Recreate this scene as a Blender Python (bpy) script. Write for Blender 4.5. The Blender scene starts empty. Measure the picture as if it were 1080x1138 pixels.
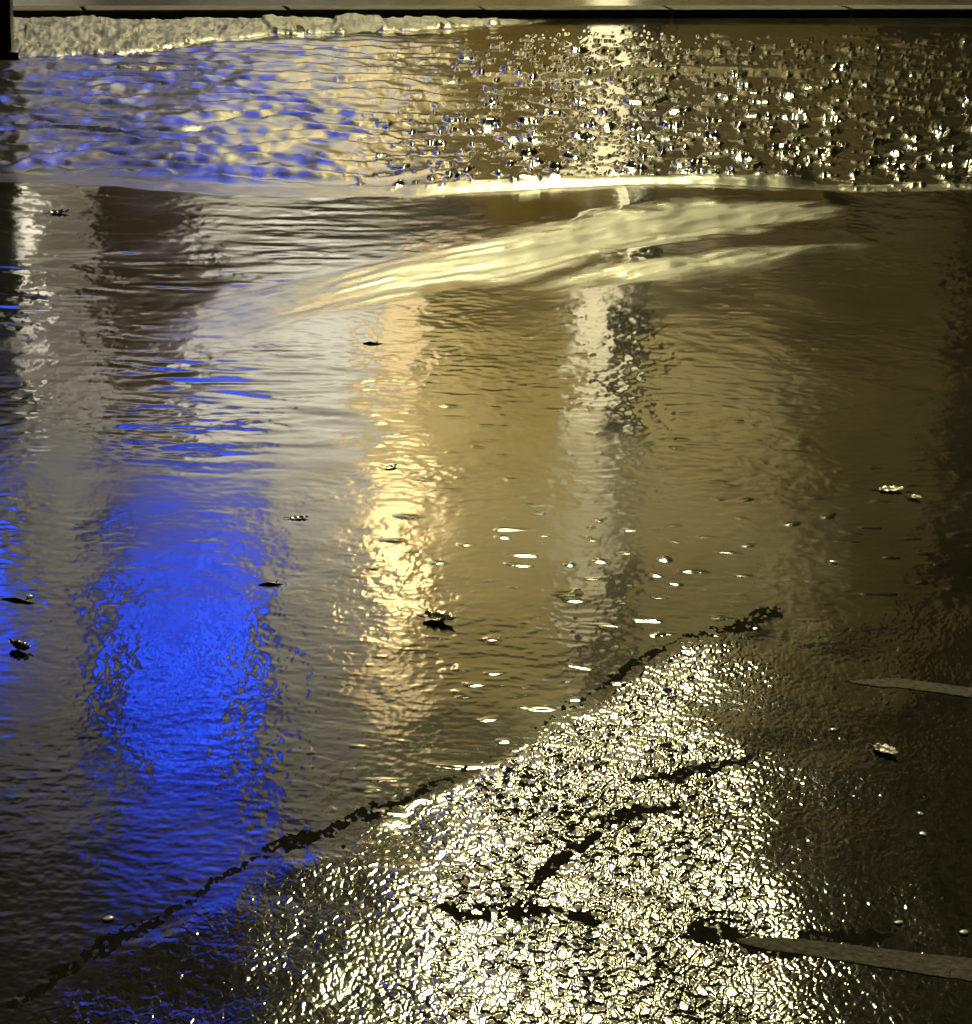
import bpy, bmesh, math, random
import numpy as np
from mathutils import Vector, Matrix

random.seed(7)
scene = bpy.context.scene
COL = scene.collection
R = math.radians

# ------------------------------------------------------------------ helpers
def tag(o, label=None, cat=None, group=None, kind=None):
    if label: o['label'] = label
    if cat: o['category'] = cat
    if group: o['group'] = group
    if kind: o['kind'] = kind
    return o

def empty(name, loc, rz=0.0):
    o = bpy.data.objects.new(name, None)
    COL.objects.link(o)
    o.location = loc
    o.rotation_euler = (0, 0, rz)
    o.empty_display_size = 0.2
    return o

def link(name, me, mat, parent=None):
    o = bpy.data.objects.new(name, me)
    COL.objects.link(o)
    if mat: me.materials.append(mat)
    if parent: o.parent = parent
    return o

class MB:
    """collects boxes, cylinders and tubes and links them as one mesh"""
    def __init__(self): self.bm = bmesh.new()
    def box(self, x0, x1, y0, y1, z0, z1, bevel=0.0):
        vs = [self.bm.verts.new(p) for p in ((x0,y0,z0),(x1,y0,z0),(x1,y1,z0),(x0,y1,z0),
                                             (x0,y0,z1),(x1,y0,z1),(x1,y1,z1),(x0,y1,z1))]
        fs = [self.bm.faces.new([vs[i] for i in q]) for q in
              ((3,2,1,0),(4,5,6,7),(0,1,5,4),(1,2,6,5),(2,3,7,6),(3,0,4,7))]
        if bevel:
            es = list({e for f in fs for e in f.edges})
            bmesh.ops.bevel(self.bm, geom=es, offset=bevel, segments=2, affect='EDGES', profile=0.6)
        return self
    def tube(self, pts, rads, n=16):
        rings = []
        P = [Vector(p) for p in pts]
        for i, p in enumerate(P):
            d = (P[min(i+1, len(P)-1)] - P[max(i-1, 0)]).normalized()
            a = d.orthogonal().normalized() if i == 0 else (a - d * a.dot(d)).normalized()
            b = d.cross(a)
            rings.append([self.bm.verts.new(p + (a*math.cos(2*math.pi*k/n) + b*math.sin(2*math.pi*k/n)) * rads[i]) for k in range(n)])
        for r0, r1 in zip(rings, rings[1:]):
            for k in range(n):
                self.bm.faces.new((r0[k], r0[(k+1) % n], r1[(k+1) % n], r1[k]))
        self.bm.faces.new(rings[0][::-1]); self.bm.faces.new(rings[-1])
        return self
    def build(self, name, mat, parent=None, smooth=False):
        bmesh.ops.recalc_face_normals(self.bm, faces=self.bm.faces)
        me = bpy.data.meshes.new(name)
        self.bm.to_mesh(me); self.bm.free()
        if smooth:
            for p in me.polygons: p.use_smooth = True
        return link(name, me, mat, parent)

# ------------------------------------------------------------------ materials
def new_mat(name):
    m = bpy.data.materials.new(name); m.use_nodes = True
    nt = m.node_tree
    return m, nt, nt.nodes['Principled BSDF']

def plain(name, col, rough=0.6, metal=0.0, var=0.25, scale=6.0, bump=0.0, spec=0.5):
    m, nt, p = new_mat(name)
    tc = nt.nodes.new('ShaderNodeTexCoord')
    nz = nt.nodes.new('ShaderNodeTexNoise'); nz.inputs['Scale'].default_value = scale; nz.inputs['Detail'].default_value = 6
    nt.links.new(tc.outputs['Object'], nz.inputs['Vector'])
    rp = nt.nodes.new('ShaderNodeValToRGB')
    a = tuple(c*(1-var) for c in col); b = tuple(min(1, c*(1+var)) for c in col)
    rp.color_ramp.elements[0].position = 0.3; rp.color_ramp.elements[1].position = 0.7
    rp.color_ramp.elements[0].color = (*a, 1); rp.color_ramp.elements[1].color = (*b, 1)
    nt.links.new(nz.outputs['Fac'], rp.inputs['Fac'])
    nt.links.new(rp.outputs['Color'], p.inputs['Base Color'])
    p.inputs['Roughness'].default_value = rough
    p.inputs['Metallic'].default_value = metal
    p.inputs['Specular IOR Level'].default_value = spec
    if bump:
        bp = nt.nodes.new('ShaderNodeBump'); bp.inputs['Strength'].default_value = bump; bp.inputs['Distance'].default_value = 0.02
        nt.links.new(nz.outputs['Fac'], bp.inputs['Height']); nt.links.new(bp.outputs['Normal'], p.inputs['Normal'])
    return m

def glow(name, col, strength, var=0.0, scale=(1, 1, 1)):
    """a surface that gives off light: a lit pane, a lamp lens or a light tube"""
    m, nt, p = new_mat(name)
    p.inputs['Base Color'].default_value = (0.05, 0.05, 0.05, 1)
    p.inputs['Roughness'].default_value = 0.3
    p.inputs['Emission Color'].default_value = (*col, 1)
    p.inputs['Emission Strength'].default_value = strength
    if var:
        tc = nt.nodes.new('ShaderNodeTexCoord')
        mp = nt.nodes.new('ShaderNodeMapping'); mp.inputs['Scale'].default_value = scale
        nz = nt.nodes.new('ShaderNodeTexNoise'); nz.inputs['Scale'].default_value = 1.0; nz.inputs['Detail'].default_value = 3
        mr = nt.nodes.new('ShaderNodeMapRange')
        mr.inputs['From Min'].default_value = 0.3; mr.inputs['From Max'].default_value = 0.7
        mr.inputs['To Min'].default_value = strength*(1-var); mr.inputs['To Max'].default_value = strength*(1+var)
        nt.links.new(tc.outputs['Object'], mp.inputs['Vector']); nt.links.new(mp.outputs['Vector'], nz.inputs['Vector'])
        nt.links.new(nz.outputs['Fac'], mr.inputs['Value']); nt.links.new(mr.outputs['Result'], p.inputs['Emission Strength'])
    return m

def wet_surface(name, col_a, col_b, scale, ior):
    """wet ground: roughness comes from how deep the water film lies over the grain"""
    m, nt, p = new_mat(name)
    at = nt.nodes.new('ShaderNodeAttribute'); at.attribute_name = 'film_roughness'
    nt.links.new(at.outputs['Fac'], p.inputs['Roughness'])
    tc = nt.nodes.new('ShaderNodeTexCoord')
    nz = nt.nodes.new('ShaderNodeTexNoise'); nz.inputs['Scale'].default_value = scale; nz.inputs['Detail'].default_value = 8
    nt.links.new(tc.outputs['Object'], nz.inputs['Vector'])
    rp = nt.nodes.new('ShaderNodeValToRGB')
    rp.color_ramp.elements[0].position = 0.32; rp.color_ramp.elements[1].position = 0.68
    rp.color_ramp.elements[0].color = (*col_a, 1); rp.color_ramp.elements[1].color = (*col_b, 1)
    nt.links.new(nz.outputs['Fac'], rp.inputs['Fac']); nt.links.new(rp.outputs['Color'], p.inputs['Base Color'])
    p.inputs['IOR'].default_value = ior
    return m

M = {
    'asphalt': wet_surface('wet_asphalt', (0.014, 0.012, 0.009), (0.040, 0.036, 0.026), 55.0, 1.5),
    'water': wet_surface('murky_water', (0.016, 0.015, 0.011), (0.028, 0.026, 0.018), 3.0, 1.45),
    'crust': wet_surface('broken_concrete', (0.025, 0.023, 0.02), (0.27, 0.255, 0.225), 11.0, 1.45),
    'dark_band': plain('matte_black_band', (0.010, 0.009, 0.007), 0.9, var=0.4, scale=60, spec=0.02),  # matte black standing in for calm water that mirrors darkness
    'kerb': plain('kerb_granite', (0.045, 0.042, 0.035), 0.8, var=0.35, scale=14, bump=0.3),
    'paving': plain('wet_paving', (0.07, 0.065, 0.055), 0.2, var=0.3, scale=5, bump=0.15),
    'earth': plain('dark_ground', (0.04, 0.038, 0.03), 0.7, scale=0.5),
    'ochre': plain('ochre_render', (0.60, 0.47, 0.19), 0.85, var=0.12, scale=1.2),
    'ochre2': plain('pale_ochre_render', (0.62, 0.52, 0.28), 0.85, var=0.12, scale=1.2),
    'grey': plain('pale_grey_render', (0.62, 0.60, 0.55), 0.85, var=0.15, scale=0.9),
    'darkwall': plain('dark_brick', (0.07, 0.055, 0.045), 0.8, var=0.3, scale=3),
    'plinth': plain('dark_stone_base', (0.10, 0.075, 0.035), 0.8, scale=2),
    'base_grey': plain('grey_stone_base', (0.24, 0.225, 0.19), 0.8, var=0.35, scale=2.5),
    'slate': plain('dark_slate', (0.03, 0.03, 0.032), 0.7, scale=3),
    'trim': plain('stone_trim', (0.35, 0.31, 0.24), 0.8),
    'frame': plain('dark_frame', (0.03, 0.028, 0.026), 0.4),
    'dark_glass': plain('unlit_glass', (0.015, 0.016, 0.02), 0.08, var=0.1),
    'post': plain('black_paint', (0.014, 0.014, 0.013), 0.35, var=0.2, scale=12),
    'pole': plain('dark_pole_paint', (0.006, 0.006, 0.008), 0.6),
    'timber': plain('dark_timber', (0.06, 0.04, 0.025), 0.6, var=0.3, scale=4),
    'blue_tube': glow('blue_light', (0.012, 0.075, 1.0), 14.0, 0.6, (1.2, 1, 1.5)),
    'blue_mid': glow('blue_light_mid', (0.014, 0.060, 1.0), 6.0, 0.6, (1.2, 1, 1.5)),
    'blue_dim': glow('blue_light_dim', (0.05, 0.07, 0.7), 1.6, 0.4, (1.2, 1, 1.5)),
    'warm_pane': glow('warm_lit_pane', (1.0, 0.72, 0.32), 5.0, 0.45, (1, 1, 0.8)),
    'warm_hot': glow('warm_lit_pane_bright', (1.0, 0.72, 0.30), 16.0, 0.45, (2, 1, 1.6)),
    'cream_pane': glow('cream_lit_pane', (1.0, 0.86, 0.46), 3.0, 0.4, (1, 1, 0.9)),
    'cream_dim': glow('cream_lit_pane_dim', (1.0, 0.84, 0.42), 2.4, 0.4, (1, 1, 0.9)),
    'amber_fill': glow('amber_fill_glow', (1.0, 0.62, 0.08), 0.20, 0.4, (1, 1, 0.9)),  # added glow that tints the far glitter, no known shop window
    'amber_fill_weak': glow('weak_amber_fill_glow', (1.0, 0.66, 0.12), 0.09, 0.4, (1, 1, 0.9)),  # weaker copy of the added amber glow
    'white_pane': glow('white_lit_pane', (1.0, 0.90, 0.68), 4.0, 0.4, (1, 1, 1.2)),
    'lamp_lens': glow('lamp_lens', (1.0, 0.91, 0.42), 225.0),
    'fill_uplight_lens': glow('fill_uplight_lens', (1.0, 0.8, 0.45), 5.0),  # lens of the added wall lights
    'line': plain('worn_road_paint', (0.050, 0.046, 0.034), 0.7, var=0.75, scale=90, bump=0.3, spec=0.12),
    'leaf_dark': plain('wet_dark_leaf', (0.05, 0.032, 0.015), 0.25, scale=40),
    'leaf_pale': plain('pale_leaf', (0.20, 0.175, 0.12), 0.35, scale=40),
    'twig': plain('wet_twig', (0.05, 0.04, 0.025), 0.4, scale=40),
    'pebble': plain('white_pebble', (0.85, 0.83, 0.76), 0.16, scale=60),
    'mud': plain('reddish_mud', (0.13, 0.075, 0.05), 0.5, var=0.4, scale=12, bump=0.4),
}

# ------------------------------------------------------------------ numpy noise
def _h(ix, iy, seed):
    n = (ix.astype(np.int64)*374761393 + iy.astype(np.int64)*668265263 + seed*1274126177) & 0xFFFFFFFF
    n = ((n ^ (n >> 13)) * 1274126177) & 0xFFFFFFFF
    n = ((n ^ (n >> 16)) * 2246822519) & 0xFFFFFFFF
    return ((n ^ (n >> 15)) & 0xFFFFFF) / float(0x1000000)

def pn(x, y, seed=0):
    x = np.asarray(x, float); y = np.asarray(y, float)
    xi = np.floor(x); yi = np.floor(y); fx = x-xi; fy = y-yi
    u = fx*fx*fx*(fx*(fx*6-15)+10); v = fy*fy*fy*(fy*(fy*6-15)+10)
    def g(dx, dy):
        a = _h(xi+dx, yi+dy, seed)*2*np.pi
        return np.cos(a)*(fx-dx) + np.sin(a)*(fy-dy)
    return (g(0,0)*(1-u)+g(1,0)*u)*(1-v) + (g(0,1)*(1-u)+g(1,1)*u)*v

def fbm(x, y, seed=0, octs=3, gain=0.5):
    s = 0; a = 1.0
    for o in range(octs):
        s = s + a*pn(x*2**o + 17.3*o, y*2**o - 9.1*o, seed+o); a *= gain
    return s

def cells(x, y, seed=0, jit=0.9):
    """nearest cell: distance, second distance, offset to the centre, random id"""
    xi = np.floor(x); yi = np.floor(y)
    d1 = np.full(x.shape, 9.0); d2 = np.full(x.shape, 9.0)
    ox = np.zeros_like(x); oy = np.zeros_like(x); idr = np.zeros_like(x); ids = np.zeros_like(x)
    for dx in (-1, 0, 1):
        for dy in (-1, 0, 1):
            cx = xi+dx; cy = yi+dy
            px = cx+0.5+(_h(cx, cy, seed)-0.5)*jit; py = cy+0.5+(_h(cx, cy, seed+11)-0.5)*jit
            ex = x-px; ey = y-py; d = np.sqrt(ex*ex+ey*ey)
            near = d < d1
            d2 = np.where(near, d1, np.minimum(d2, d))
            ox = np.where(near, ex, ox); oy = np.where(near, ey, oy)
            idr = np.where(near, _h(cx, cy, seed+23), idr); ids = np.where(near, _h(cx, cy, seed+37), ids)
            d1 = np.where(near, d, d1)
    return d1, d2, ox, oy, idr, ids

def ss(a, b, x):
    t = np.clip((x-a)/(b-a), 0, 1); return t*t*(3-2*t)

def curve(pts):
    xs = [p[0] for p in pts]; ys = [p[1] for p in pts]
    return lambda X: np.interp(X, xs, ys)

# ------------------------------------------------------------------ shape of the street surface (metres)
KX, KY, KS = -0.087, 12.291, 0.2803                         # the kerb runs through here with this slope
def kerb_y(X): return KY + KS*(X-KX)
bank_edge = curve([(-9, 9.6), (-2.6, 10.30), (-2.15, 10.39), (-1.93, 10.44), (-1.68, 10.61), (-1.35, 11.08), (-1.09, 11.38), (-0.42, 11.66), (0.25, 12.2), (0.6, 12.45), (9, 15)])
ridge_y = curve([(-9, 7.9), (-1.832, 7.915), (-1.65, 7.901), (-1.261, 7.895), (-0.893, 7.809), (-0.275, 7.887), (0.204, 8.017), (1.042, 8.196), (1.393, 8.274), (1.886, 8.393), (9, 9.4)])
ridge2_y = curve([(-9, 9.6), (-2.048, 9.867), (-1.596, 10.04), (-0.405, 10.187), (0.167, 10.414), (0.81, 10.765), (1.373, 10.789), (9, 12)])
s1_hi = curve([(-1.2, 6.1), (-0.848, 6.345), (-0.622, 6.533), (-0.306, 6.722), (0.026, 7.087), (0.424, 7.537), (0.726, 7.725), (1.074, 7.827), (1.3, 7.93)])
s1_lo = curve([(-1.2, 5.3), (-0.781, 5.839), (-0.578, 6.073), (-0.29, 6.405), (0.028, 6.662), (0.404, 7.086), (0.696, 7.357), (1.094, 7.745), (1.3, 7.93)])
s2_hi = curve([(0.0, 6.5), (0.13, 6.612), (0.395, 6.885), (0.673, 7.068), (1.047, 7.261), (1.5, 7.55)])
s2_lo = curve([(0.0, 6.49), (0.129, 6.57), (0.388, 6.738), (0.66, 6.913), (1.07, 7.227), (1.5, 7.53)])
diag_y = curve([(-3, 1.0), (-0.9, 2.36), (-0.665, 2.593), (-0.533, 2.721), (-0.447, 2.844), (-0.326, 3.06), (-0.145, 3.237), (0.013, 3.46), (0.16, 3.673), (0.36, 3.982), (0.515, 4.092), (0.711, 4.202), (1.5, 4.6), (4, 5.5)])
CRACKS = [([(0.06, 3.0), (0.075, 3.035), (0.148, 3.166), (0.218, 3.266), (0.274, 3.294), (0.33, 3.28)], 0.035),
          ([(-0.06, 2.955), (-0.037, 2.956), (0.069, 2.964), (0.168, 2.945), (0.2, 2.94)], 0.022),
          ([(0.22, 3.39), (0.237, 3.392), (0.323, 3.425), (0.412, 3.482), (0.45, 3.5)], 0.02),
          ([(0.28, 2.925), (0.302, 2.922), (0.397, 2.892), (0.536, 2.926), (0.6, 2.93)], 0.03)]

def surface(X, Y):
    """height of the street, roughness of its wet skin, and what lies there (0 road, 1 water, 2 broken crust)"""
    shape = X.shape
    X = X.ravel(); Y = Y.ravel()
    Z = np.zeros_like(X)
    def add(mask, fn, eps=0.002):
        """adds mask * fn(x, y) where the mask is not nil"""
        i = np.nonzero(mask > eps)[0]
        if len(i): Z[i] += mask[i]*fn(X[i], Y[i])
    yb = bank_edge(X) + 0.10*fbm(X*4, Y*2, 5, 3)
    yr = ridge_y(X) + 0.014*fbm(X*6, X*0+3, 8, 3)
    yd = diag_y(X) + 0.05*fbm(X*9, Y*4, 12, 3)
    ky = kerb_y(X)
    wide = 0.05+0.22*ss(0.9, 1.3, X)
    above_r = ss(-wide, wide, Y-yr)                                # beyond the ridge
    below_d = ss(0.0, 0.10, yd-Y+0.03*fbm(X*25, Y*14, 14, 2))                                  # the coarse grain in front
    mid = (1-above_r)*(1-below_d)
    near = ss(5.0, 3.8, Y)
    nearer = ss(3.9, 2.9, Y)
    patch = 0.35+1.3*ss(-0.12, 0.35, fbm(X*1.5+3, Y*0.9, 21, 3))
    # --- two tyre-swept berms, their masks first
    def berm(lo, hi, slope, g):
        a = lo(X); b = hi(X)
        a = a + 0.03*fbm(X*5, X*0+1, 24, 2); wdt = np.maximum(b-a, 0.01)
        e = 0.13*fbm(X*3+1.5*Y, Y*8-5*X, 25, 3)
        inside = ss(-0.10, 0.10, Y-a+e)*(1-ss(-0.05, 0.08, Y-b+e))*g
        k = np.clip((Y-a)/wdt, 0, 1.0)
        return inside, slope*wdt*(0.45*k+0.55*ss(0.0, 1.0, k))*(1-ss(0.0, 1.3, Y-b))*g
    m1, z1 = berm(s1_lo, s1_hi, 0.085, ss(-0.95, 0.05, X)*(1-ss(1.08, 1.2, X)))
    m2, z2 = berm(s2_lo, s2_hi, 0.10, ss(0.05, 0.3, X)*(1-ss(1.08, 1.25, X)))
    m1 = m1*(1-above_r); m2 = m2*(1-above_r)
    # --- middle water: faint swell, wave fronts, ripples, then finer capillary ripples nearer
    calm_b = 1-0.8*np.clip(m1+m2, 0, 1)
    add(mid, lambda x, y: 0.0010*fbm(x*5, y*4, 31, 2))
    add(mid*patch*(1-0.55*near), lambda x, y: 0.00044*fbm(x*15, y*13, 32, 3, 0.45))
    left = 1-ss(-0.7, 0.0, X)
    add(mid*left*ss(4.6, 5.4, Y)*(0.25+0.75*ss(-0.2, 0.3, fbm(X*1.2, Y*1.1, 27, 2))), lambda x, y: 0.0046*(np.abs(fbm(x*2.2, y*7.0, 28, 3)) + 0.3*pn(x*9, y*16, 29)))
    add(mid*near, lambda x, y: 0.00023*fbm(x*30+2*pn(x*9, y*6, 35), y*48, 33, 3, 0.5))
    add(mid*nearer, lambda x, y: 0.00026*fbm(x*40+2*pn(x*7, y*5, 36), y*52, 34, 2))
    add(mid*(0.3+0.7*ss(-0.2, 0.2, fbm(X*1.1+7, Y*1.3, 45, 3)))*(1-0.4*near), lambda x, y: 0.00062*fbm(x*24+2*pn(x*5, y*5, 46), y*44, 47, 2))
    # short steep wavelets that catch the lamp as bright dashes
    add(mid*ss(-0.45, 0.1, X)*calm_b*(1-0.6*ss(4.6, 5.6, Y))*(0.4+0.6*ss(-0.2, 0.2, fbm(X*2, Y*1.4, 42, 2))),
        lambda x, y: 0.0105*np.clip(pn(x*15+0.8*pn(x*6, y*9, 43), y*34, 41)-0.33, 0, 1))
    # the grainy bottom that shows through where the film is thinnest
    add(mid*(0.4+0.6*patch), lambda x, y: 0.00012*pn(x*85+2*pn(x*30, y*20, 44), y*75, 37))
    # --- the far rough sheet
    right = ss(-0.65, 0.05, X + 0.35*fbm(X*2, Y*0.8, 51, 2))
    fb = above_r*(1-ss(-0.12, 0.02, Y-yb))
    calm = 1-ss(0.35, 1.1, ky-Y)
    fbr = fb*(1-0.95*calm)
    r_m = fbr*right; l_m = fbr*(1-right)
    def far_rough(x, y):
        n = fbm(x*13+0.9*pn(x*20, y*9, 9), y*8.5, 61, 3, 0.55)
        return 0.044*np.clip(n-0.14, 0, 1) + 0.0013*fbm(x*13, y*5, 63, 3) + 0.0006*fbm(x*30, y*16, 64, 2)
    add(r_m, far_rough)
    def wavelets(x, y):                                            # wind ripples, crests roughly along the kerb
        ph = y/0.21 + 1.1*fbm(x*1.7, y*1.2, 68, 4, 0.6); fr = ph-np.floor(ph)
        return 0.0208*(1+0.12*fbm(x*3, y*3, 69, 2))*np.where(fr < 0.8, fr/0.8, (1-fr)/0.2) + 0.0026*fbm(x*7+0.7*pn(x*6, y*4, 67), y*9.5, 65, 3, 0.5)
    add(l_m*ss(0.0, 0.25, Y-yr), wavelets)
    t2 = Y-(ridge2_y(X)+0.04*fbm(X*5, X*0, 71, 3))
    Z += fb*(0.004+0.014*ss(-0.4, 0.3, X))*np.clip((t2+0.11)/0.11, 0, 1)*(1-ss(0.03, 0.5, t2))
    # --- the ridge where the far sheet breaks over
    amp = (0.14+0.86*ss(-0.55, 0.1, X))*(1-ss(0.98, 1.12, X))
    amp = amp*(1+0.25*fbm(X*3, X*0, 76, 2))
    t = Y-yr
    m_r = ss(-0.13, -0.09, t)*(1-ss(0.0, 0.03, t))
    Z += 0.033*amp*np.clip((t+0.10)/0.11, 0, 1)*(1-ss(0.03, 0.9, t))
    add(m_r, lambda x, y: 0.0020*fbm(x*9, y*18, 75, 3))
    Z += z1*(1-above_r) + z2*(1-above_r)*(1-m1)
    def tread(x, y):                                               # fine uneven streaks that follow the sweep of the tyre
        v = y-s1_lo(x)
        return 0.0052*fbm(x*3.5+0.6*pn(x*6, y*6, 77), v*17, 78, 2, 0.5)
    add(np.clip(m1+m2, 0, 1), tread)
    # --- the coarse wet grain in front
    Gm = below_d.copy()
    for pts, wd in CRACKS:
        yc = curve(pts)(X); x0, x1 = pts[0][0], pts[-1][0]
        c = (1-ss(wd*0.3, wd*1.2, np.abs(Y-yc+0.035*fbm(X*22, Y*12, 81, 3))))*ss(x0-0.02, x0+0.04, X)*(1-ss(x1-0.05, x1+0.02, X))
        Gm *= 1-c
    coarse = (0.10+0.90*ss(-0.20, 0.20, X+0.1*fbm(X*4, Y*3, 84, 2)-0.10*(2.9-Y)))*(1-0.92*ss(0.30, 0.52, X+0.12*fbm(X*4, Y*3, 87, 2)))
    def grain(x, y):
        d1, d2, ox, oy, i1, i2 = cells(x*104+0.9*pn(x*50, y*34, 5), y*62+0.9*pn(x*50, y*34, 6), 83)
        facet = (ox/104*(i1-0.5)*1.3 + oy/62*(i2-0.44)*2)*0.175*(0.62+0.38*ss(2.7, 3.2, y))
        facet = np.where(np.mod(i1*7.13, 1) < 0.28, -oy/62*0.30+ox/104*0.2*(i2-0.5), facet)
        facet = facet*(0.8+0.9*np.clip(fbm(x*6, y*4.5, 82, 2), -0.4, 0.6))
        return facet - 0.0013*(1-ss(0, 0.20, d2-d1)) + 0.0006*(i1-0.5) + 0.0010*fbm(x*19, y*13, 85, 2) + 0.00010*pn(x*260, y*150, 89)
    add(Gm*coarse, grain)
    add(Gm*(1-coarse), lambda x, y: 0.00022*fbm(x*70, y*45, 88, 3, 0.6))
    add(below_d, lambda x, y: 0.003*fbm(x*5, y*4, 86, 2))
    seam = np.abs(Y-yd-0.012-0.02*fbm(X*14, Y*9, 15, 3)) - 0.030*(0.5+1.4*fbm(X*5, Y*3, 16, 3)+0.6*pn(X*60, Y*35, 17)+0.5*pn(X*150, Y*90, 20))
    dark_band = (seam < 0) & (X > -0.62) & (X < 0.55)  # black colour put along the puddle edge for its dark reflection
    dark_band |= (Gm < 0.5+0.55*pn(X*55, Y*38, 18)+0.4*pn(X*140, Y*90, 19)) & (below_d > 0.6) & (X > -0.2) & (X < 0.7)
    # --- the broken crust along the kerb, upper left
    bm = ss(0.0, 0.06, Y-yb)*(1-ss(-0.2, 0.35, X))*(1-ss(-0.12, -0.02, Y-ky))
    def crust(x, y):
        d1, d2, ox, oy, i1, i2 = cells(x*4.6+1.1*pn(x*3, y*2, 7), y*2.4+0.9*pn(x*3, y*2, 8), 93)
        plate = 0.020*i1 + ox*(i1-0.5)*0.05 + oy*(i2-0.15)*0.07
        return 0.012 + plate*ss(0.0, 0.07, d2-d1) + 0.022*np.abs(fbm(x*6, y*3, 95, 3)) + 0.012*fbm(x*15, y*5, 96, 3, 0.6) + 0.007*fbm(x*45, y*16, 94, 2)
    add(bm*0.75, crust)
    # --- roughness of the wet skin
    rg = (0.088 + 0.045*ss(-0.2, 0.3, fbm(X*2.2, Y*1.2, 98, 2)))*(1-0.08*near)
    rg = rg*(1-m1) + m1*(0.41+0.22*fbm(X*3, (Y-s1_lo(X))*14, 97, 3)); rg = rg*(1-m2) + m2*0.40
    rg = rg*(1-below_d) + below_d*(0.10*(1-Gm) + Gm*(0.075+0.085*coarse))
    rg = rg*(1-r_m) + 0.14*r_m
    rg = rg*(1-l_m) + 0.23*l_m
    rg = rg*(1-m_r) + 0.31*m_r
    rg = rg*(1-bm) + 0.55*bm
    what = np.where(bm > 0.5, 2, np.where((below_d > 0.5) | (r_m > 0.45), 0, 1))
    what = np.where((X > 1.6+0.1*Y) & (what == 1), 0, what)
    dark_band &= (pn(X*42+5*pn(X*9, Y*7, 38), Y*30, 39) + 0.9*pn(X*120, Y*75, 40)) > -0.26
    what = np.where(dark_band & (what != 2), 3, what)
    return Z.reshape(shape), np.clip(rg, 0.03, 0.8).reshape(shape), what.reshape(shape)

def height_at(x, y):
    z, _, _ = surface(np.array([float(x)]), np.array([float(y)]))
    return float(z[0])

def level_at(x, y, r=0.02):
    a = np.linspace(-r, r, 7); gx, gy = np.meshgrid(x+a, y+a)
    return float(surface(gx, gy)[0].mean())

def build_street():
    th = np.concatenate([np.linspace(50, 33.0, 40, endpoint=False), np.linspace(33.0, 6.75, 1120), np.linspace(6.7, 5.6, 12)])
    ys = 1.6/np.tan(np.radians(th))
    mid_t = np.linspace(-0.255, 0.255, 1150)
    out = np.concatenate([np.linspace(0.2575, 0.5, 60), np.linspace(0.52, 2.2, 40)])
    ts = np.concatenate([-out[::-1], mid_t, out])
    Y, T = np.meshgrid(ys, ts, indexing='ij')
    X = Y*T
    Z, RG, WH = surface(X, Y)
    n, m = X.shape
    co = np.stack([X, Y, Z], -1).reshape(-1, 3)
    idx = np.arange(n*m).reshape(n, m)
    q = np.stack([idx[:-1, :-1], idx[:-1, 1:], idx[1:, 1:], idx[1:, :-1]], -1).reshape(-1, 4)
    wf = WH[:-1, :-1].reshape(-1)
    rgf = RG.reshape(-1)
    res = []
    for k in (0, 1, 2, 3):
        f = q[wf == k]
        used, inv = np.unique(f, return_inverse=True)
        f = inv.reshape(-1, 4)
        me = bpy.data.meshes.new('street_part')
        me.vertices.add(len(used)); me.vertices.foreach_set('co', co[used].astype(np.float32).ravel())
        me.loops.add(f.size); me.loops.foreach_set('vertex_index', f.astype(np.int32).ravel())
        me.polygons.add(len(f)); me.polygons.foreach_set('loop_start', np.arange(0, f.size, 4, dtype=np.int32))
        me.polygons.foreach_set('use_smooth', np.ones(len(f), dtype=bool))
        me.update(calc_edges=True)
        a = me.attributes.new('film_roughness', 'FLOAT', 'POINT'); a.data.foreach_set('value', rgf[used].astype(np.float32))
        res.append(me)
    return res

me_road, me_water, me_crust, me_dark_band = build_street()
tag(link('road', me_road, M['asphalt']), 'coarse wet asphalt road glittering under the street lamp', 'road', kind='structure')
tag(link('water', me_water, M['water']), 'shallow rippled sheet of rainwater lying across the road', 'water', kind='structure')
tag(link('dark_edge_band', me_dark_band, M['dark_band']), 'black band coloured in for the dark puddle edge, and cracks crossing the wet road diagonally', 'road seam', kind='structure')
tag(link('gravel_verge', me_crust, M['crust']), 'pale broken crust of rubble along the far kerb', 'verge', kind='structure')

mb = MB(); mb.box(-300, 300, -60, 500, -0.40, -0.14)
tag(mb.build('ground', M['earth']), 'dark ground under and around the street', 'ground', kind='structure')

# kerb and the pavement behind it (both run along the slanted kerb line)
ang = math.atan(KS)
mb = MB()
x = -14.0
while x < 16:
    mb.box(x, x+0.985, 0.0, 0.16, -0.10, 0.044+random.uniform(-.002, .002), 0.012); x += 1.0
k = mb.build('kerb', M['kerb']); k.location = (KX, KY, 0); k.rotation_euler = (0, 0, ang)
tag(k, 'low granite kerb at the far side of the road', 'kerb', kind='structure')
mb = MB()
mb.box(-30, 30, 0.162, 24, -0.12, 0.038)
p = mb.build('pavement', M['paving']); p.location = (KX, KY, 0); p.rotation_euler = (0, 0, ang)
tag(p, 'dark wet pavement beyond the kerb', 'pavement', kind='structure')

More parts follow.
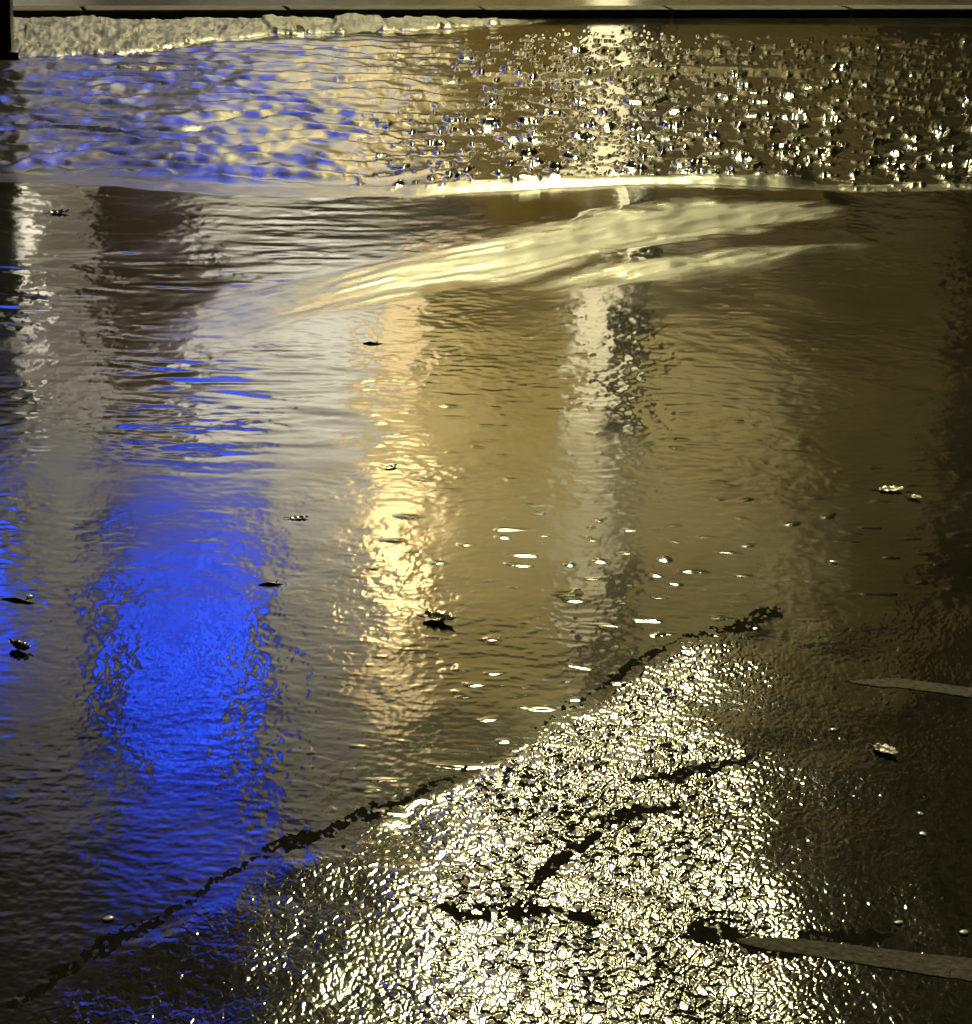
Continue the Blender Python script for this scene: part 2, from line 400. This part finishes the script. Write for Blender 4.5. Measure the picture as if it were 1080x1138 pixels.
# ------------------------------------------------------------------ worn painted lines at lower right
def road_line(pts_hi, pts_lo, label):
    hi = curve(pts_hi); lo = curve(pts_lo)
    x0 = pts_hi[0][0]; x1 = pts_hi[-1][0]
    n = 60; bm = bmesh.new(); rows = []
    for i in range(n+1):
        x = x0+(x1-x0)*i/n
        a, b = float(hi(x)), float(lo(x))
        if i < 5:
            m_ = (a+b)/2; s = (0.35, 0.65, 0.82, 0.93, 0.98)[i]; a = m_+(a-m_)*s; b = m_+(b-m_)*s
        j = 0.0008*math.sin(x*90)+0.0006*math.sin(x*217)
        col = []
        for q in range(5):
            y = b+(a-b)*q/4 + j
            col.append(bm.verts.new((x, y, level_at(x, y)+0.0012)))
        rows.append(col)
    for c0, c1 in zip(rows, rows[1:]):
        for q in range(4): bm.faces.new((c0[q], c1[q], c1[q+1], c0[q+1]))
    edges = [v for col in (rows[0], rows[-1]) for v in col]
    r = bmesh.ops.extrude_face_region(bm, geom=list(bm.faces))
    for v in [g for g in r['geom'] if isinstance(g, bmesh.types.BMVert)]: v.co.z -= 0.012
    bmesh.ops.recalc_face_normals(bm, faces=bm.faces)
    me = bpy.data.meshes.new('road_marking'); bm.to_mesh(me); bm.free()
    for p_ in me.polygons: p_.use_smooth = False
    return tag(link('road_marking', me, M['line']), label, 'road marking')
road_line([(0.634, 3.832), (0.723, 3.838), (0.857, 3.807), (1.3, 3.70)], [(0.634, 3.81), (0.717, 3.798), (0.849, 3.767), (1.3, 3.64)],
          'thin faint painted line ending in a tapered tip, the upper of two on the dark road')
road_line([(0.36, 2.914), (0.46, 2.908), (0.686, 2.873), (1.1, 2.80)], [(0.36, 2.888), (0.455, 2.867), (0.674, 2.811), (1.1, 2.71)],
          'broad worn grey painted line, the lower of two, running off from the glittering grain')

# ------------------------------------------------------------------ black post at the far left
t = empty('bollard', (-2.215, 10.50, 0.0), ang*0.5)
tag(t, 'black square post standing at the edge of the rubble, cut by the left border', 'post')
MB().box(-0.095, 0.095, -0.095, 0.095, 0.0, 1.5, 0.012).build('shaft', M['post'], t)
MB().box(-0.125, 0.125, -0.125, 0.125, -0.05, 0.035, 0.01).build('base_plate', M['post'], t)
MB().box(-0.11, 0.11, -0.11, 0.11, 1.502, 1.54, 0.012).build('cap', M['post'], t)

# ------------------------------------------------------------------ leaves, twigs, pebbles
def leaf(name, x, y, size, rz, mat, label, curl=0.35, group='fallen leaves on the wet road', cat='leaf'):
    bm = bmesh.new(); n = 12; rows = []
    for i in range(n+1):
        s = i/n; w = size*0.30*math.sin(math.pi*min(1, s*0.93+0.05))**0.8*(1-0.25*s)
        w *= 1+0.18*math.sin(i*2.4)
        zc = curl*size*0.5*((s-0.5)**2)*1.6
        rows.append([bm.verts.new(((s-0.5)*size, k*w, zc + abs(k)*w*curl*0.9 + 0.02*size*math.sin(i*1.7+k))) for k in (-1, -0.5, 0, 0.5, 1)])
    for a, b in zip(rows, rows[1:]):
        for k in range(4): bm.faces.new((a[k], b[k], b[k+1], a[k+1]))
    r = bmesh.ops.extrude_face_region(bm, geom=list(bm.faces))
    for v in [g for g in r['geom'] if isinstance(g, bmesh.types.BMVert)]: v.co.z += 0.0006
    bmesh.ops.recalc_face_normals(bm, faces=bm.faces)
    me = bpy.data.meshes.new(name); bm.to_mesh(me); bm.free()
    for p_ in me.polygons: p_.use_smooth = True
    o = link(name, me, mat); o.location = (x, y, height_at(x, y)+0.0005); o.rotation_euler = (0.06, -0.08, rz)
    tag(o, label, cat, group)
    st = MB().tube([(-0.5*size, 0, 0.002), (-0.72*size, 0.03*size, 0.004), (-0.9*size, 0.10*size, 0.002)], [size*.02, size*.016, size*.01], 6).build('stem', mat, o, True)
    return o
leaf('fallen_leaf', -0.796, 3.833, 0.050, 2.5, M['leaf_dark'], 'dark brown curled leaf in the dim water near the left border', 0.9)
leaf('fallen_leaf', -0.075, 4.035, 0.066, -0.5, M['leaf_pale'], 'pale curled leaf just right of the warm orange reflection', 0.7)
leaf('fallen_leaf', 0.862, 4.88, 0.055, 0.1, M['leaf_pale'], 'pale narrow leaf lying in the dark water at right', 0.35)
leaf('fallen_leaf', 0.905, 4.83, 0.035, -0.7, M['leaf_pale'], 'small pale leaf touching the right end of a narrow leaf', 0.6)
leaf('fallen_leaf', -0.374, 4.568, 0.038, 0.2, M['leaf_dark'], 'small dark leaf between the blue and orange reflections', 0.2)
leaf('fallen_leaf', 0.654, 3.53, 0.050, -0.9, M['leaf_pale'], 'thin pale leaf on the dark asphalt below the upper painted line', 0.5)
leaf('fallen_leaf', -1.354, 7.349, 0.065, 0.3, M['leaf_dark'], 'dark leaf floating in the far left water below the long ridge', 0.4)
leaf('fallen_leaf', -0.206, 4.915, 0.034, 0.9, M['leaf_dark'], 'tiny dark leaf above the brightest spot of the orange reflection', 0.3)

def twig(x, y, L, rz, label):
    o = MB().tube([(-L/2, 0, 0.004), (-L/6, 0.03*L, 0.008), (L/5, -0.02*L, 0.006), (L/2, 0.05*L, 0.003)], [0.003, 0.0035, 0.003, 0.0015], 8)\
        .tube([(L*0.05, 0, 0.006), (L*0.2, 0.12*L, 0.012)], [0.002, 0.001], 6).build('twig', M['twig'], None, True)
    o.location = (x, y, height_at(x, y)-0.0055); o.rotation_euler = (0, 0, rz)
    tag(o, label, 'twig', 'twigs in the water')
twig(-0.392, 4.188, 0.050, 0.15, 'short dark twig at the right edge of the blue reflection')
twig(-0.835, 4.06, 0.075, -0.25, 'dark twig in the water at the left border, above the curled leaf')
twig(-0.30, 5.93, 0.055, 0.1, 'dark twig in the grey water left of the orange reflection')

def pebble(x, y, r, label):
    bm = bmesh.new(); bmesh.ops.create_icosphere(bm, subdivisions=2, radius=r)
    sd = random.random()*50
    for v in bm.verts:
        k_ = 1+0.25*math.sin(v.co.x/r*2+sd)*math.cos(v.co.y/r*1.7+sd)
        v.co = Vector((v.co.x*1.25*k_, v.co.y*k_, v.co.z*0.30*k_))
    me = bpy.data.meshes.new('pebble'); bm.to_mesh(me); bm.free()
    for p_ in me.polygons: p_.use_smooth = True
    o = link('pebble', me, M['pebble']); o.location = (x, y, height_at(x, y)+r*0.22); o.rotation_euler = (0, 0, random.random()*3)
    tag(o, label, 'pebble', 'white pebbles on the dark road')
pebble(-0.492, 2.898, 0.0065, 'white pebble below the foot of the blue reflection, by the dark crack')
pebble(0.589, 2.968, 0.0055, 'white pebble just above the lower painted line, the left one')
pebble(0.674, 2.943, 0.0060, 'white pebble above the lower painted line close to the right border')
pebble(0.666, 3.241, 0.0060, 'white pebble midway between the two painted lines, the nearer of a pair')
pebble(0.674, 3.311, 0.0050, 'small white pebble midway between the two painted lines, the farther of a pair')
pebble(0.578, 3.611, 0.0060, 'white pebble below the tip of the upper painted line')
pebble(0.679, 4.417, 0.0070, 'white pebble alone in the dim brown water at right')
pebble(-0.825, 4.085, 0.0060, 'white pebble beside the twig at the left border')

# reddish strip lying in the far puddle
bm = bmesh.new(); rows = []
for i in range(25):
    s = i/24; x = -1.62+0.36*s; yc = 10.20+0.22*s*0.28; w = 0.055*math.sin(math.pi*(0.04+0.92*s))**0.5*(1+0.2*math.sin(i*1.9))
    rows.append([bm.verts.new((x, yc+k_*w, 0.004+0.014*(1-k_*k_)*(1+0.3*math.sin(i*1.3+k_*2)))) for k_ in (-1, -0.6, -0.2, 0.2, 0.6, 1)])
for a, b in zip(rows, rows[1:]):
    for k_ in range(5): bm.faces.new((a[k_], b[k_], b[k_+1], a[k_+1]))
r = bmesh.ops.extrude_face_region(bm, geom=list(bm.faces))
for v in [g for g in r['geom'] if isinstance(g, bmesh.types.BMVert)]: v.co.z -= 0.03
bmesh.ops.recalc_face_normals(bm, faces=bm.faces)
me = bpy.data.meshes.new('mud_strip'); bm.to_mesh(me); bm.free()
tag(link('mud_strip', me, M['mud']), 'thin reddish brown strip of mud rising from the bluish far puddle', 'mud')

# ------------------------------------------------------------------ the buildings across the square, seen in the water
def window(parent, x0, x1, z0, z1, pane_mat, y=0.0, bars=1, fw=0.05):
    f = MB()
    f.box(x0-fw, x0, y-0.06, y+0.05, z0-fw, z1+fw).box(x1, x1+fw, y-0.06, y+0.05, z0-fw, z1+fw)
    f.box(x0, x1, y-0.058, y+0.05, z1, z1+fw).box(x0, x1, y-0.058, y+0.05, z0-fw, z0)
    for b in range(bars):
        z = z0+(z1-z0)*(b+1)/(bars+1); f.box(x0, x1, y-0.045, y+0.03, z-0.025, z+0.025)
    fo = f.build('window', M['frame'], parent)
    MB().box(x0, x1, y-0.015, y+0.02, z0, z1).build('pane', pane_mat, fo)
    return fo

# grey building, left
t = empty('grey_building', (-5.2, 28.0, 0.0))
tag(t, 'pale grey rendered building with a dark doorway, mirrored at the left of the water', 'building')
MB().box(-6.8, 0.40, 0.0, 8, 0, 12.9).box(1.60, 3.75, 0.0, 8, 5.3, 12.9).box(0.40, 1.60, 0.0, 8, 7.2, 12.9).build('wall', M['grey'], t)
MB().box(1.60, 3.75, -0.02, 8, 0, 5.298).build('stone_base', M['base_grey'], t)
MB().box(0.40, 1.60, 0.5, 0.6, 0, 7.2).build('door', M['timber'], t)
MB().box(-7.0, 3.75, -0.12, 8.2, 12.902, 13.1).box(-7.0, 3.75, 0.3, 8.2, 13.102, 15.35).build('roof', M['slate'], t)
window(t, -0.56, -0.27, 4.3, 6.6, M['white_pane'], -0.05, 3, 0.04)
for x0 in (-5.6, -3.6): 
    window(t, x0, x0+1.0, 4.5, 6.6, M['dark_glass'], -0.05, 1)
    window(t, x0, x0+1.0, 9.5, 11.6, M['dark_glass'], -0.05, 1)

# ochre building, centre
t = empty('ochre_building', (1.5, 28.0, 0.0))
tag(t, 'ochre rendered building with tall lit windows, mirrored in the middle of the water', 'building')
MB().box(-2.95, -0.52, 0.0, 8, 4.2, 10.9).build('wall', M['ochre'], t)
MB().box(-0.52, 4.0, 0.002, 8, 4.2, 10.9).build('wall', M['ochre2'], t)
MB().box(-2.95, 4.0, 0.0, 8, 0, 4.0).build('stone_base', M['plinth'], t)
MB().box(-2.95, -0.56, -0.95, 8, 4.0, 4.2).box(0.02, 4.0, -0.95, 8, 4.0, 4.2).build('cornice', M['trim'], t)
MB().box(-2.95, 4.0, -0.12, 8, 10.902, 11.2).box(-2.95, 4.0, 0.35, 8, 11.202, 15.6).build('roof', M['slate'], t)
w = window(t, -2.86, -2.30, 4.9, 6.6, M['warm_pane'], -0.05, 3)
w = window(t, -2.86, -2.30, 7.7, 9.3, M['warm_hot'], -0.05, 2)
w = window(t, -2.86, -2.30, 9.45, 10.85, M['warm_pane'], -0.05, 3)
window(t, -2.2, -0.62, 0.5, 3.7, M['amber_fill'], -0.05, 1)  # added amber glow low on the wall, framed like a window
window(t, 0.2, 2.8, 0.5, 3.7, M['amber_fill_weak'], -0.05, 1)  # second added glow, fainter, to the right
window(t, -0.50, -0.06, 0.2, 6.9, M['cream_pane'], -0.05, 5)
window(t, -0.50, -0.06, 7.01, 9.3, M['cream_dim'], -0.05, 2)

# dark building, right
t = empty('brick_building', (8.5, 28.0, 0.0))
tag(t, 'dark unlit brick building, mirrored as the black right side of the water', 'building')
MB().box(-2.96, 6.0, -0.2, 8, 0, 16.5).build('wall', M['darkwall'], t)
MB().box(-2.97, 6.2, -0.5, 8.2, 16.502, 16.9).build('roof', M['trim'], t)
for x0 in (-2.4, -0.6, 1.4, 3.6):
    for z0 in (4.4, 8.4, 12.4): window(t, x0, x0+1.1, z0, z0+2.2, M['dark_glass'], -0.25, 1)

# blue upright light sign on the grey building
t = empty('blue_sign', (-3.68, 27.70, 8.55))
tag(t, 'tall blue illuminated sign whose light makes the vivid blue reflection at left', 'sign')
MB().box(-1.0, 1.0, 0.05, 0.22, -1.05, 4.9, 0.02).build('housing', M['frame'], t)
mbt = MB(); mbu = MB()
for i in range(24):
    z = 0.03+i*0.2
    sh = 0.05*((i*7) % 5)
    for xa, xb in ((-0.74, -0.32), (-0.22, 0.22), (0.32, 0.76)):
        (mbt if i < 14 else mbu).box(xa, xb-(sh if xb < 0.7 else 0), -0.03, 0.045, z, z+0.105, 0.012)
mbt.build('light_tubes', M['blue_tube'], t)
mbu.build('upper_light_tubes', M['blue_mid'], t)
mbt = MB()
for i in range(4): mbt.box(-0.6, 0.94, -0.03, 0.045, -0.97+i*0.245, -0.84+i*0.245, 0.015)
mbt.build('lower_light_tubes', M['blue_dim'], t)
MB().box(-0.05, 0.05, 0.222, 0.30, 0.4, 0.6).build('bracket', M['frame'], t)
# small blue sign farther left
t = empty('small_blue_sign', (-6.35, 27.75, 8.6))
tag(t, 'small blue light sign mirrored as a blue sliver on the left border', 'sign')
MB().box(-0.4, 0.4, 0.05, 0.2, 0, 1.6, 0.02).build('housing', M['frame'], t)
mbt = MB()
for i in range(6): mbt.box(-0.34, 0.34, -0.02, 0.045, 0.08+i*0.245, 0.27+i*0.245, 0.01)
mbt.build('light_tubes', M['blue_tube'], t)

# ------------------------------------------------------------------ street lamp
t = empty('floodlight_mast', (1.46, 25.0, 0.036))
tag(t, 'tall dark floodlight mast whose pole is mirrored as a thin dark line right of centre', 'floodlight')
MB().tube([(0, 0, 0), (0, 0, 0.9)], [0.19, 0.17], 24).build('base', M['pole'], t, True)
MB().tube([(0, 0, 0.9), (0, 0, 14.3)], [0.175, 0.145], 20).build('pole', M['pole'], t, True)
MB().tube([(0, 0, 14.1), (-0.08, -0.25, 14.5), (-0.25, -0.62, 14.5)], [0.08, 0.07, 0.06], 12).build('arm', M['pole'], t, True)
for iz in range(3):
    MB().box(-1.85, 1.25, -0.70, -0.62, 12.6+iz*1.0, 12.68+iz*1.0, 0.01).build('crossbar', M['pole'], t)
    for ix in range(3):
        hd = MB().box(-0.46, 0.46, 0.0, 0.24, -0.44, 0.44, 0.04).build('lamp_head', M['pole'], t)
        hd.location = (-0.30+(ix-1.0)*1.0, -1.02, 12.64+iz*1.0); hd.rotation_euler = (R(30), 0, 0)
        MB().box(-0.42, 0.42, -0.03, -0.005, -0.40, 0.40, 0.01).build('lens', M['lamp_lens'], hd)
MB().box(-0.34, -0.26, -0.62, -0.54, 12.5, 14.8, 0.01).build('upright', M['pole'], t)

# unseen uplights, added to brighten the mirrored walls
def fill_uplight(x, power, col, label, z0=0.072, y=26.6, tz=5.0, size=80, ty=28.0):
    t = empty('fill_uplight', (x, y, z0)); tag(t, label, 'fill_uplight', 'added unseen uplights on the pavement before the lit walls')
    MB().tube([(0, 0, 0), (0, 0, 0.16)], [0.11, 0.13], 16).build('body', M['frame'], t, True)
    MB().tube([(0, 0, 0.161), (0, 0, 0.175)], [0.115, 0.11], 16).build('lens', M['fill_uplight_lens'], t)
    L = bpy.data.lights.new('fill_uplight_lamp', 'SPOT'); L.energy = power; L.color = col; L.spot_size = R(size); L.spot_blend = 0.8
    L.shadow_soft_size = 0.08
    o = bpy.data.objects.new('fill_uplight_lamp', L); COL.objects.link(o); o.parent = t; o.location = (0, 0, 0.24)
    d = Vector((0, ty-y, tz-z0)); o.rotation_euler = d.to_track_quat('-Z', 'Y').to_euler()
UPL = [(-5.6, 900, (1, .92, .72), 'uplight added to wash the far left of the grey wall', 0.038, 25.6, 8.0),
       (-2.4, 15000, (1, .96, .82), 'uplight added to wash the grey wall right of the dark doorway', 0.038, 24.6, 8.8, 52),
       (-0.1, 3500, (1, .88, .50), 'uplight added to wash the ochre wall beside the orange windows', 0.038, 24.4, 8.2, 44),
       (2.0, 6200, (1, .91, .60), 'uplight added to wash the pale ochre wall right of the mast', 0.038, 24.6, 7.8, 32),
       (4.0, 650, (1, .80, .42), 'dim uplight added at the dark end of the ochre wall', 0.038, 24.8, 7.8, 46)]
for a_ in UPL: fill_uplight(*a_)

# ------------------------------------------------------------------ night sky
w = bpy.data.worlds.new('World'); scene.world = w; w.use_nodes = True
nt = w.node_tree; bg = nt.nodes['Background']
sky = nt.nodes.new('ShaderNodeTexSky'); sky.sky_type = 'NISHITA'; sky.sun_disc = False
sky.sun_elevation = R(-6); sky.sun_rotation = R(200)
nt.links.new(sky.outputs['Color'], bg.inputs['Color']); bg.inputs['Strength'].default_value = 0.05

# ------------------------------------------------------------------ camera
cam = bpy.data.cameras.new('camera'); co = bpy.data.objects.new('camera', cam); COL.objects.link(co)
cam.sensor_fit = 'VERTICAL'; cam.angle_y = R(24); cam.clip_start = 0.05; cam.clip_end = 2000
co.matrix_world = Matrix.Translation((0, 0, 1.6)) @ Matrix.Rotation(R(71), 4, 'X') @ Matrix.Rotation(R(2.0), 4, 'Z')
scene.camera = co

scene.view_settings.view_transform = 'Standard'
scene.view_settings.look = 'None'
scene.view_settings.exposure = 0.0
scene.cycles.use_denoising = True
scene.cycles.max_bounces = 6
scene.cycles.sample_clamp_indirect = 20
